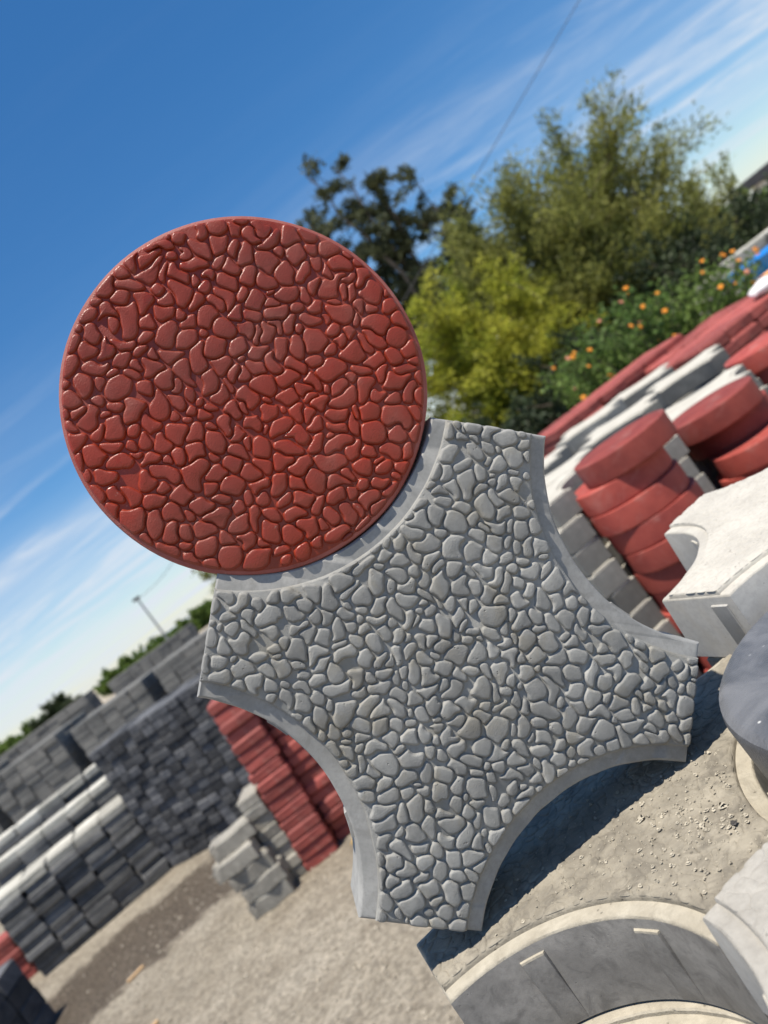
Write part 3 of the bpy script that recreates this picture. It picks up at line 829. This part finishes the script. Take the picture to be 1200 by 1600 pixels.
# far pallet row: too many to tell apart one by one
def far_pallets(specs, name, mat, label):
    prts = []
    rg_ = random.Random(9)
    for (x0, y0, yaw, cols, lay, deep) in specs:
        ca, sa = math.cos(yaw), math.sin(yaw)
        for kk in range(lay):
            for c in range(cols):
                for r in range(deep):
                    if 0 < r and 0 < c < cols - 1 and kk < lay - 1: continue
                    V, F = chbox(0.196, 0.2, 0.076, 0.006, 0.008)
                    ox, oy = (c + .5) * 0.2 + rg_.uniform(-.008, .008), (r + .5) * 0.205 + rg_.uniform(-.014, .014)
                    prts.append(([(x0 + (x + ox) * ca - (y + oy) * sa, y0 + (x + ox) * sa + (y + oy) * ca, z + kk * 0.0775) for x, y, z in V], F))
    V, F = merge(prts)
    tag(link(name, new_mesh(name, V, F, mat)), label, 'paving blocks', kind='stuff')
far_pallets([(-6.65, 8.8, R(-4), 5, 16, 4), (-5.45, 8.65, R(-4), 5, 15, 4), (-4.28, 8.55, R(-4), 5, 14, 4), (-3.10, 8.45, R(-4), 5, 14, 4), (-1.95, 8.4, R(-4), 5, 14, 4), (-0.8, 8.3, R(-4), 5, 13, 3), (-9.6, 12.5, 0, 9, 17, 2), (-7.5, 12.5, 0, 9, 17, 2), (-5.3, 12.5, 0, 8, 16, 2)],
            'distant_block_pallets', M['far_block'], 'far row of weathered grey block pallets along the left horizon')

# red block rows on the right
block_stack((1.06, 4.35, 0), R(15), 6, 16, 0.18, 0.205, 0.0595, block_meshes('red_brick', 0.176, 0.2, 0.059, 0.006, 0.012, M['red_block'], 3, 20), 'red_block', 'red block before the flowering bush', 'red blocks before the bush', 2, 0.012, skip=lambda c, k, r: k < 11)
block_stack((1.78, 4.30, 0), R(12), 4, 15, 0.18, 0.205, 0.0605, block_meshes('red_brick', 0.170, 0.2, 0.058, 0.006, 0.012, M['red_block'], 3, 21), 'red_block', 'red block in untidy heap below bush', 'red blocks in the heap', 2, 0.022, skip=lambda c, k, r: k < 9)
block_stack((1.58, 3.45, 0), R(16), 5, 16, 0.18, 0.205, 0.0585, block_meshes('red_brick', 0.176, 0.2, 0.058, 0.006, 0.012, M['red_block'], 3, 22), 'red_block', 'red block in row under sack', 'red blocks under the sack', 2, 0.010, skip=lambda c, k, r: k < 9)

# white sack on the red row
def sack():
    rs = []
    for i in range(9):
        t = i / 8; x = -0.2 + 0.4 * t
        wz = (0.25 + 0.75 * math.sin(math.pi * min(1, max(0, t))) ** 0.5)
        rs.append([(x, 0.11 * wz * math.cos(a) * (1 + 0.06 * math.sin(3 * a + i)), 0.055 + 0.055 * wz * math.sin(a) * (1 + 0.1 * math.sin(2 * a + 1.7 * i))) for a in (2 * math.pi * k / 14 for k in range(14))])
    V, F = loft(rs)
    o = link('sack', None, loc=(2.20, 3.70, 0.925), rot=(0, 0, R(20)), scale=(0.9, 0.9, 0.8))
    tag(o, 'white woven sack with orange print lying on the red blocks', 'sack')
    link('cloth', new_mesh('sack_cloth', V, F, M['sack'], 60), o)
    P = [(x, -0.085 + 0.02 * math.sin(i), 0.118) for i, x in enumerate((-0.09, -0.03, 0.03, 0.09))]
    rs2 = [[(x, y0, 0.104 + 0.010 * math.cos(x * 12)) for x, y0 in ((-0.1, -0.055 + yy), (0.1, -0.055 + yy))] for yy in (0.0, 0.04, 0.08)]
    V = [p for r_ in rs2 for p in r_]; V = [(x, y, 0.055 + 0.0585 * math.sqrt(max(0, 1 - (y / 0.11) ** 2)) * 1.04) for x, y, z in V]
    link('print', new_mesh('sack_print', V, [(0, 1, 3, 2), (2, 3, 5, 4)], M['sack_print']), o)
sack()

# ------------------------------------------------------------------ gravel and small bits on the ground
prt = []
rg = np.random.default_rng(15)
for _ in range(11000):
    y = rg.uniform(1.7, 6.5); x = -0.35 * y + rg.normal(0, 0.28 * y)
    r = 0.002 + 0.009 * rg.random() ** 5
    prt.append(chunk((x, y, r * 0.3), r, rg))
V, F = merge(prt)
tag(link('loose_gravel', new_mesh('loose_gravel', V, F, M['gravel'])), 'loose pale gravel strewn over the yard floor', 'gravel', kind='stuff')
for (x, y, a, lab) in ((-2.42, 3.88, 40, 'short pale timber offcut on the dark soil edge'), (-2.10, 3.20, 35, 'timber chip on the gravel nearest the bottom edge')):
    V, F = chbox(0.10, 0.022, 0.012, 0.002)
    tag(link('timber_offcut', new_mesh('timber_offcut', V, F, M['timber']), loc=(x, y, 0.002), rot=(0, 0, R(a))), lab, 'wood piece')
V = [(0, 0, 0), (0.03, -0.018, 0.008), (0.07, 0, 0.012), (0.03, 0.018, 0.008), (0.035, 0, 0.002)]
o = link('fallen_leaf', new_mesh('fallen_leaf', V, [(0, 1, 4), (1, 2, 4), (2, 3, 4), (3, 0, 4)], M['leaf_yellow']), loc=(-1.05, 3.56, 0.006), rot=(0, 0, 0.4), scale=(1.2, 1.2, 1.2))
tag(o, 'dry yellow leaf at the foot of the red blocks', 'leaf')

# ------------------------------------------------------------------ plants
def leaf_quads(P, D, L, W, rg):
    """P points (n,3), D directions (n,3): one folded diamond per point"""
    n = len(P)
    D = D / (np.linalg.norm(D, axis=1)[:, None] + 1e-9)
    S = np.cross(D, rg.standard_normal((n, 3))); S /= np.linalg.norm(S, axis=1)[:, None] + 1e-9
    L = L * rg.uniform(0.6, 1.3, (n, 1)); W = W * rg.uniform(0.6, 1.3, (n, 1))
    V = np.empty((n, 4, 3))
    V[:, 0] = P; V[:, 1] = P + D * L * 0.5 + S * W * 0.5; V[:, 2] = P + D * L; V[:, 3] = P + D * L * 0.5 - S * W * 0.5
    return V.reshape(-1, 3)
def quads_mesh(name, V, mat):
    n = len(V) // 4
    me = bpy.data.meshes.new(name)
    me.vertices.add(len(V)); me.vertices.foreach_set('co', V.ravel())
    me.loops.add(4 * n); me.loops.foreach_set('vertex_index', np.arange(4 * n, dtype=np.int32))
    me.polygons.add(n); me.polygons.foreach_set('loop_start', np.arange(0, 4 * n, 4, dtype=np.int32))
    me.materials.append(mat); me.update(calc_edges=True); me.validate()
    return me
def tree(name, label, base, mat, limbs, twig_n, twig_len, leaf_n, leaf_l, leaf_w, droop, spread, seed, trunk_r=0.12, cat='tree', group=None, upbias=0.0):
    """limbs: list of polylines in local coordinates, from the base; twigs fan from their outer halves, leaves sit along the twigs"""
    rg = np.random.default_rng(seed)
    root = link(name, None, loc=base)
    tag(root, label, cat, group)
    prts = []; LV = []
    for limb in limbs:
        pts = np.array(limb, float)
        t = np.linspace(0, len(pts) - 1, 4 * len(pts))
        path = np.stack([np.interp(t, range(len(pts)), pts[:, a]) for a in range(3)], 1)
        path[1:-1] += rg.normal(0, 0.02 * np.linalg.norm(pts[-1] - pts[0]) / 3, path[1:-1].shape)
        rad = np.linspace(trunk_r, trunk_r * 0.12, len(path))
        prts.append(tube(path.tolist(), rad.tolist(), 6))
        axis = pts[-1] - pts[-2]; axis = axis / np.linalg.norm(axis)
        for _ in range(twig_n):
            u = rg.uniform(0.30, 1.0); p = np.array([np.interp(u * (len(pts) - 1), range(len(pts)), pts[:, a]) for a in range(3)])
            d = axis * (0.5 + upbias) + rg.normal(0, spread, 3); d[2] += upbias; d /= np.linalg.norm(d)
            ln = twig_len * rg.uniform(0.5, 1.3)
            s = np.linspace(0, 1, 6)[:, None]
            tw = p + d * ln * s + np.array([0, 0, -droop]) * ln * s ** 2
            if rg.random() < 0.6: prts.append(tube(tw[::2].tolist() + [tw[-1].tolist()], [trunk_r * 0.10, trunk_r * 0.07, trunk_r * 0.045, trunk_r * 0.03], 4))
            k = rg.integers(int(leaf_n * 0.5), int(leaf_n * 1.5))
            uu = rg.uniform(0.1, 1.0, k); q = np.stack([np.interp(uu * 5, range(6), tw[:, a]) for a in range(3)], 1)
            q += rg.normal(0, 0.09 * twig_len, q.shape)
            dd = d + rg.normal(0, 0.55, q.shape); dd[:, 2] -= droop * 0.8
            LV.append(leaf_quads(q, dd, leaf_l, leaf_w, rg))
    V, F = merge(prts)
    link('trunk', new_mesh('trunk', V, F, M['bark'], 60), root)
    link('crown', quads_mesh('crown', np.concatenate(LV), M[mat]), root)
    return root
def fan_limbs(ends, start=(0, 0, 0), bend=0.35, seed=0):
    rg = np.random.default_rng(seed); out = []
    for e in ends:
        e = np.array(e, float); s = np.array(start, float)
        mid = s + (e - s) * 0.45 + np.array([-(e[0] - s[0]) * bend * 0.5, rg.normal(0, 0.2), (e[2] - s[2]) * bend * 0.4])
        out.append([s.tolist(), mid.tolist(), e.tolist()])
    return out
# wispy olive tree
ends = [(x, y, z) for x, y, z in ((-0.6, 0.3, 3.5), (0.1, -0.4, 3.6), (0.8, 0.5, 3.65), (1.5, 0, 3.75), (2.1, -0.5, 3.65), (2.75, 0.4, 3.2), (2.6, -0.3, 2.6), (1.9, 0.7, 2.2), (0.6, -0.9, 2.7), (1.2, 0.9, 3.0), (-0.4, 0.8, 2.6), (1.5, -0.9, 1.8), (0.2, 0.2, 3.0), (1.9, 0.2, 3.2), (-0.6, -0.5, 1.9), (0.3, -0.9, 1.6), (1.0, -0.7, 1.3), (2.1, -0.6, 1.5), (-0.9, 0.2, 2.9), (0.7, -0.2, 2.1))]
tree('wispy_tree', 'tall wispy olive-green tree, the largest one right of the red disc', (4.6, 13.2, 0), 'leaf_olive', fan_limbs(ends, (0, 0, 0), 0.3, 2), 58, 1.0, 92, 0.12, 0.030, 0.12, 0.42, 3, 0.10, upbias=0.35)
ends = [(x, y, z) for x, y, z in ((-1.3, -0.2, 2.3), (-1.0, 0.3, 2.8), (-0.5, -0.5, 3.0), (0.1, 0.2, 3.1), (0.7, -0.4, 2.7), (1.0, 0.4, 2.2), (-0.3, -0.9, 1.8), (-1.4, 0.3, 1.5), (0.5, -0.9, 1.6), (-0.9, -0.6, 1.0), (0.0, 0.0, 2.2), (1.0, -0.6, 1.2))]
tree('lime_tree', 'bushy yellow-green tree directly right of the red disc', (2.9, 12.4, 0), 'leaf_lime', fan_limbs(ends, (0, 0, 0), 0.3, 4), 52, 0.75, 95, 0.09, 0.034, 0.35, 0.55, 5, 0.09, upbias=0.15)
# dark tall trees
ends = [(-2.6, 0, 8.1), (-1.6, 0.6, 9.3), (-0.9, -0.4, 10.0), (0.1, 0.3, 9.9), (0.7, -0.3, 8.8), (-1.9, -0.5, 7.2), (-0.6, 0.5, 7.6), (0.5, 0.2, 7.2), (-1.2, 0, 6.2), (0.2, -0.5, 5.6)]
tree('tall_dark_tree', 'tall dark tree with airy tufts rising behind the red disc', (5.0, 24, 0), 'leaf_euc', fan_limbs(ends, (0, 0, 0.0), 0.25, 6), 26, 0.95, 130, 0.2, 0.07, 0.5, 0.5, 7, 0.13)
ends = [(0.1, 0, 8.2), (0.6, 0.4, 7.2), (-0.6, -0.3, 7.0), (0.8, -0.4, 5.8), (-0.8, 0.3, 5.7), (0.1, 0.4, 6.3), (0.6, 0, 4.8), (-0.6, 0, 4.6)]
tree('tall_dark_tree', 'slimmer dark tree between the tall dark tree and the wispy one', (6.9, 24.5, 0), 'leaf_euc', fan_limbs(ends, (0, 0, 0.0), 0.2, 8), 24, 0.85, 130, 0.2, 0.07, 0.5, 0.5, 9, 0.11)
# dark shrubs
def shrub(name, label, base, mat, w, d, h, n, ll, lw, seed, group=None, dens=1.0):
    rg = np.random.default_rng(seed)
    ends = [(rg.uniform(-w, w), rg.uniform(-d, d), h * rg.uniform(0.45, 1.0)) for _ in range(n)]
    ends = [(x, y, z * (1 - 0.35 * (abs(x) / w) ** 2)) for x, y, z in ends]
    return tree(name, label, base, mat, fan_limbs(ends, (0, 0, 0), 0.3, seed), int(16 * dens), 0.32 * h, 46, ll, lw, 0.2, 0.8, seed + 1, 0.035, 'shrub', group, 0.1)
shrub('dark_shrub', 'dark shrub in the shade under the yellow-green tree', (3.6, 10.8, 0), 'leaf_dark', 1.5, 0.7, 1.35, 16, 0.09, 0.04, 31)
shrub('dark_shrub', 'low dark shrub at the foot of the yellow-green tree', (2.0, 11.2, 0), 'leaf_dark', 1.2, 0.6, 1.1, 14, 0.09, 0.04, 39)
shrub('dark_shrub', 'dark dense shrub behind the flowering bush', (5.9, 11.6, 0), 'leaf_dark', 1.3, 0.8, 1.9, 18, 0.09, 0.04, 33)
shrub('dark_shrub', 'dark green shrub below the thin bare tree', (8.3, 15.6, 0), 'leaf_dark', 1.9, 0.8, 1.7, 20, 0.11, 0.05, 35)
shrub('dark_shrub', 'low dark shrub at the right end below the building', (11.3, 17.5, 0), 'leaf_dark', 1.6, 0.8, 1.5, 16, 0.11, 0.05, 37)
for i, (x, y, w, h, lab) in enumerate(((14.0, 26, 2.0, 2.2, 'rounded green tree left of the white house'), (19.0, 33, 2.4, 1.9, 'low far tree beside the white house'), (10.2, 26, 2.4, 2.3, 'green tree far behind the dark shrubs'))):
    t = shrub('green_tree', lab, (x, y, 0), 'leaf_bush', w, 1.2, h, 22, 0.2, 0.09, 80 + i)
    t['category'] = 'tree'
ends = [(-1.4, 0, 2.1), (-0.8, 0.4, 2.6), (-0.2, -0.3, 2.75), (0.5, 0.2, 2.7), (1.0, -0.3, 2.4), (1.4, 0.3, 1.9), (0.2, 0, 2.3), (-0.7, 0, 1.8)]
tree('thin_tree', 'small thin tree with bare grey twigs below the dark roof', (12.2, 22, 0), 'leaf_olive', fan_limbs(ends, (0, 0, 0), 0.3, 12), 20, 0.7, 60, 0.14, 0.045, 0.0, 0.5, 13, 0.07, upbias=0.2)

# flowering bush
def flower_bush():
    rg = np.random.default_rng(51)
    root = link('flowering_bush', None, loc=(2.75, 6.5, 0))
    tag(root, 'leafy green bush dotted with orange flowers behind the red blocks', 'bush')
    prts, LV, tips = [], [], []
    for i in range(120):
        x = rg.uniform(-0.95, 0.92); top = (1.36 - 0.42 * max(0, x)) * (1 - 0.22 * (max(0, -x - 0.3)) ** 1.0)
        y = rg.uniform(-0.45, 0.45); z = top * (1 - 0.9 * rg.random() ** 2.2 * 0.6)
        b = np.array([x * 0.35, y * 0.35, 0]); e = np.array([x, y, z])
        mid = b + (e - b) * 0.55 + np.array([0, 0, 0.12 * z])
        s = np.linspace(0, 1, 7)[:, None]
        path = (1 - s) ** 2 * b + 2 * s * (1 - s) * mid + s ** 2 * e
        prts.append(tube(path.tolist(), np.linspace(0.007, 0.002, 7).tolist(), 4))
        k = 95
        u = rg.uniform(0.25, 1.02, k); q = np.stack([np.interp(u * 6, range(7), path[:, a]) for a in range(3)], 1) + rg.normal(0, 0.045, (k, 3))
        LV.append(leaf_quads(q, rg.normal(0, 1, (k, 3)) + np.array([0, -0.3, 0.1]), 0.055, 0.034, rg))
        tips.append(e)
    V, F = merge(prts)
    link('stems', new_mesh('stems', V, F, M['bark']), root)
    link('foliage', quads_mesh('foliage', np.concatenate(LV), M['leaf_bush']), root)
    fl = []
    for m_ in ('flower', 'flower_pink'):
        pp = []
        for j in range(16):
            a = 2.39996 * j; rr = 0.024 * math.sqrt(j / 16); h = 0.012 * (1 - (rr / 0.026) ** 2)
            c = (rr * math.cos(a), rr * math.sin(a), h)
            ring = lambda r_, z_: [(c[0] + r_ * math.cos(q * 1.2566 + j), c[1] + r_ * math.sin(q * 1.2566 + j), c[2] + z_) for q in range(5)]
            pp.append(loft([ring(0.002, -0.010), ring(0.0075, 0.0), ring(0.003, 0.003)]))
        V, F = merge(pp)
        fl.append(new_mesh('flower', V, F, M[m_]))
    order = sorted(range(len(tips)), key=lambda i: tips[i][1])
    for j, i in enumerate(order[:40]):
        e = tips[i] + np.array([rg.normal(0, 0.03), -0.05 - 0.05 * rg.random(), 0.03])
        o = link('flower', fl[1 if j % 5 == 4 else 0], root, loc=tuple(e), rot=(R(rg.uniform(20, 75)), 0, rg.uniform(-0.6, 0.6)))
        s = rg.uniform(0.5, 0.95); o.scale = (s, s, s)
flower_bush()

# ------------------------------------------------------------------ far left: trees, lamp post, wires
for i, (x, y, w, h, lab) in enumerate(((-34.5, 60, 2.6, 2.5, 'green far tree at the left edge of the photo'), (-29.7, 60, 1.5, 2.3, 'dark far tree standing alone above the grey pallets'), (-25.0, 62, 2.6, 1.75, 'far hedge clump left of the lamp post'), (-20.6, 61, 2.2, 1.6, 'far hedge clump just below the lamp post'), (-16.8, 60, 2.2, 1.75, 'far hedge clump right of the lamp post'))):
    t = shrub('far_tree', lab, (x, y, 0), 'leaf_dark' if i == 1 else 'leaf_bush', w, 1.2, h, 18, 0.28, 0.13, 60 + i, 'far trees on the left horizon')
    t['category'] = 'tree'
tree('far_tree', 'olive far tree peeking out under the red disc at left', (-6.3, 30, 0), 'leaf_olive', fan_limbs([(-0.7, 0, 2.2), (0, 0.3, 2.9), (0.6, -0.3, 3.0), (1.1, 0, 2.2), (0.2, 0, 2.2)], (0, 0, 0), 0.3, 70), 14, 0.7, 40, 0.15, 0.06, 0.2, 0.6, 71, 0.07, 'tree', 'far trees on the left horizon')
lp = link('lamp_post', None, loc=(-13.0, 40, 0))
tag(lp, 'thin grey lamp post rising over the far left pallets', 'lamp post')
V, F = tube([(0, 0, 0), (0, 0, 2.0), (0, 0, 3.7)], [0.07, 0.06, 0.05], 8)
link('pole', new_mesh('pole', V, F, M['steel'], 60), lp)
V, F = chbox(0.42, 0.26, 0.16, 0.05)
link('lamp_head', new_mesh('lamp_head', [(x - 0.05, y, z + 3.66) for x, y, z in V], F, M['cable']), lp)
def wire(name, a, b, sag, r, label, pole_h=None):
    a, b = Vector(a), Vector(b)
    pts = [tuple(a.lerp(b, t) - Vector((0, 0, sag * 4 * t * (1 - t)))) for t in (i / 16 for i in range(17))]
    V, F = tube(pts, [r] * 17, 5)
    tag(link(name, new_mesh(name, V, F, M['cable'], 60)), label, 'cable')
wire('power_line', (15.99, 20, 10.0), (2.0, 20.4, 4.0), 0.0, 0.011, 'dark overhead cable crossing the sky above the wispy tree')
wire('power_line', (-4.1, 24, 4.1), (-13.0, 40, 3.7), 0.4, 0.012, 'faint overhead cable sloping down towards the lamp post')

# ------------------------------------------------------------------ wheelbarrow, slabs and house at the right edge
wb = link('wheelbarrow', None, loc=(4.72, 8.4, 0.03), rot=(0, 0, R(14)))
tag(wb, 'bright blue wheelbarrow beyond the flowering bush at the right edge', 'wheelbarrow')
def tray_ring(z, x0, x1, w, n=8):
    out = []
    for (cx, cy, a0) in ((x1 - 0.12, w - 0.10, 0), (x0 + 0.12, w - 0.10, 90), (x0 + 0.12, -w + 0.10, 180), (x1 - 0.12, -w + 0.10, 270)):
        for k in range(n):
            t = R(a0 + 90 * k / (n - 1)); out.append((cx + 0.12 * math.cos(t), cy + 0.10 * math.sin(t), z))
    return out
V, F = loft([tray_ring(0.46, 0.22, 0.72, 0.20), tray_ring(0.49, 0.15, 0.78, 0.24), tray_ring(0.78, -0.08, 0.95, 0.36), tray_ring(0.80, -0.10, 0.97, 0.38), tray_ring(0.79, -0.07, 0.94, 0.355), tray_ring(0.51, 0.17, 0.76, 0.22), tray_ring(0.49, 0.24, 0.70, 0.18)])
link('tray', new_mesh('tray', V, F, M['blue_paint'], 40), wb)
for s_ in (-1, 1):
    V, F = tube([(-0.28, s_ * 0.05, 0.22), (0.2, s_ * 0.16, 0.42), (0.8, s_ * 0.24, 0.47), (1.45, s_ * 0.30, 0.66)], [0.017] * 4, 8)
    link('handle', new_mesh('handle', V, F, M['steel'], 60), wb)
    V, F = tube([(0.62, s_ * 0.22, 0.46), (0.72, s_ * 0.24, 0.2), (0.70, s_ * 0.24, 0.0)], [0.015] * 3, 8)
    link('leg', new_mesh('leg', V, F, M['steel'], 60), wb)
def wring(r_, yy): return [(-0.28 + r_ * math.cos(a), yy, 0.20 + r_ * math.sin(a)) for a in (2 * math.pi * k / 24 for k in range(24))]
V, F = loft([wring(0.12, -0.035), wring(0.18, -0.045), wring(0.20, 0.0), wring(0.18, 0.045), wring(0.12, 0.035)])
wo = link('wheel', new_mesh('tyre', V, F, M['rubber'], 50), wb)
V, F = loft([wring(0.12, -0.03), wring(0.03, -0.05), wring(0.03, 0.05), wring(0.12, 0.03)])
link('rim', new_mesh('rim', V, F, M['chrome'], 50), wo)
SL = block_meshes('long_slab', 0.50, 0.40, 0.058, 0.006, 0.010, M['pale_block'], 2, 31)
for j, (x, y, n_) in enumerate(((5.25, 10.1, 15), (5.85, 10.2, 16), (6.45, 10.3, 16))):
    for k in range(n_):
        o = link('pale_slab', SL[k % 2], mat=Matrix.Translation((x + rng.uniform(-.02, .02), y + rng.uniform(-.02, .02), k * 0.0585)) @ Matrix.Rotation(R(14 + rng.uniform(-2, 2)), 4, 'Z'))
        o['kind'] = 'thing'
        tag(o, f'pale slab behind the blue wheelbarrow, {["left", "middle", "right"][j]} pile, {ORD[n_ - 1 - k]} down' if k < n_ - 1 else f'pale slab on top of the {["left", "middle", "right"][j]} pile behind the wheelbarrow', 'slab', 'pale slabs behind the wheelbarrow')

bd = link('house', None, loc=(23.4, 35, 0))
tag(bd, 'white house with dark overhanging roof at the right edge', 'house')
V, F = chbox(9, 2.6, 2.0, 0.02); link('wall', new_mesh('wall', [(x + 4.9, y + 1.3, z) for x, y, z in V], F, M['plaster']), bd)
V, F = chbox(10.2, 3.4, 0.5, 0.05); link('roof', new_mesh('roof', [(x + 4.9, y + 1.3, z + 2.0) for x, y, z in V], F, M['roof']), bd)
for wx in (1.6, 4.6, 7.4):
    V, F = chbox(1.0, 0.10, 1.0, 0.01); wo = link('window', new_mesh('window', [(x + wx, y - 0.02, z + 0.9) for x, y, z in V], F, M['roof']), bd)
    V, F = chbox(0.9, 0.04, 0.9, 0.005); link('pane', new_mesh('pane', [(x + wx, y - 0.06, z + 0.95) for x, y, z in V], F, M['glass']), wo)
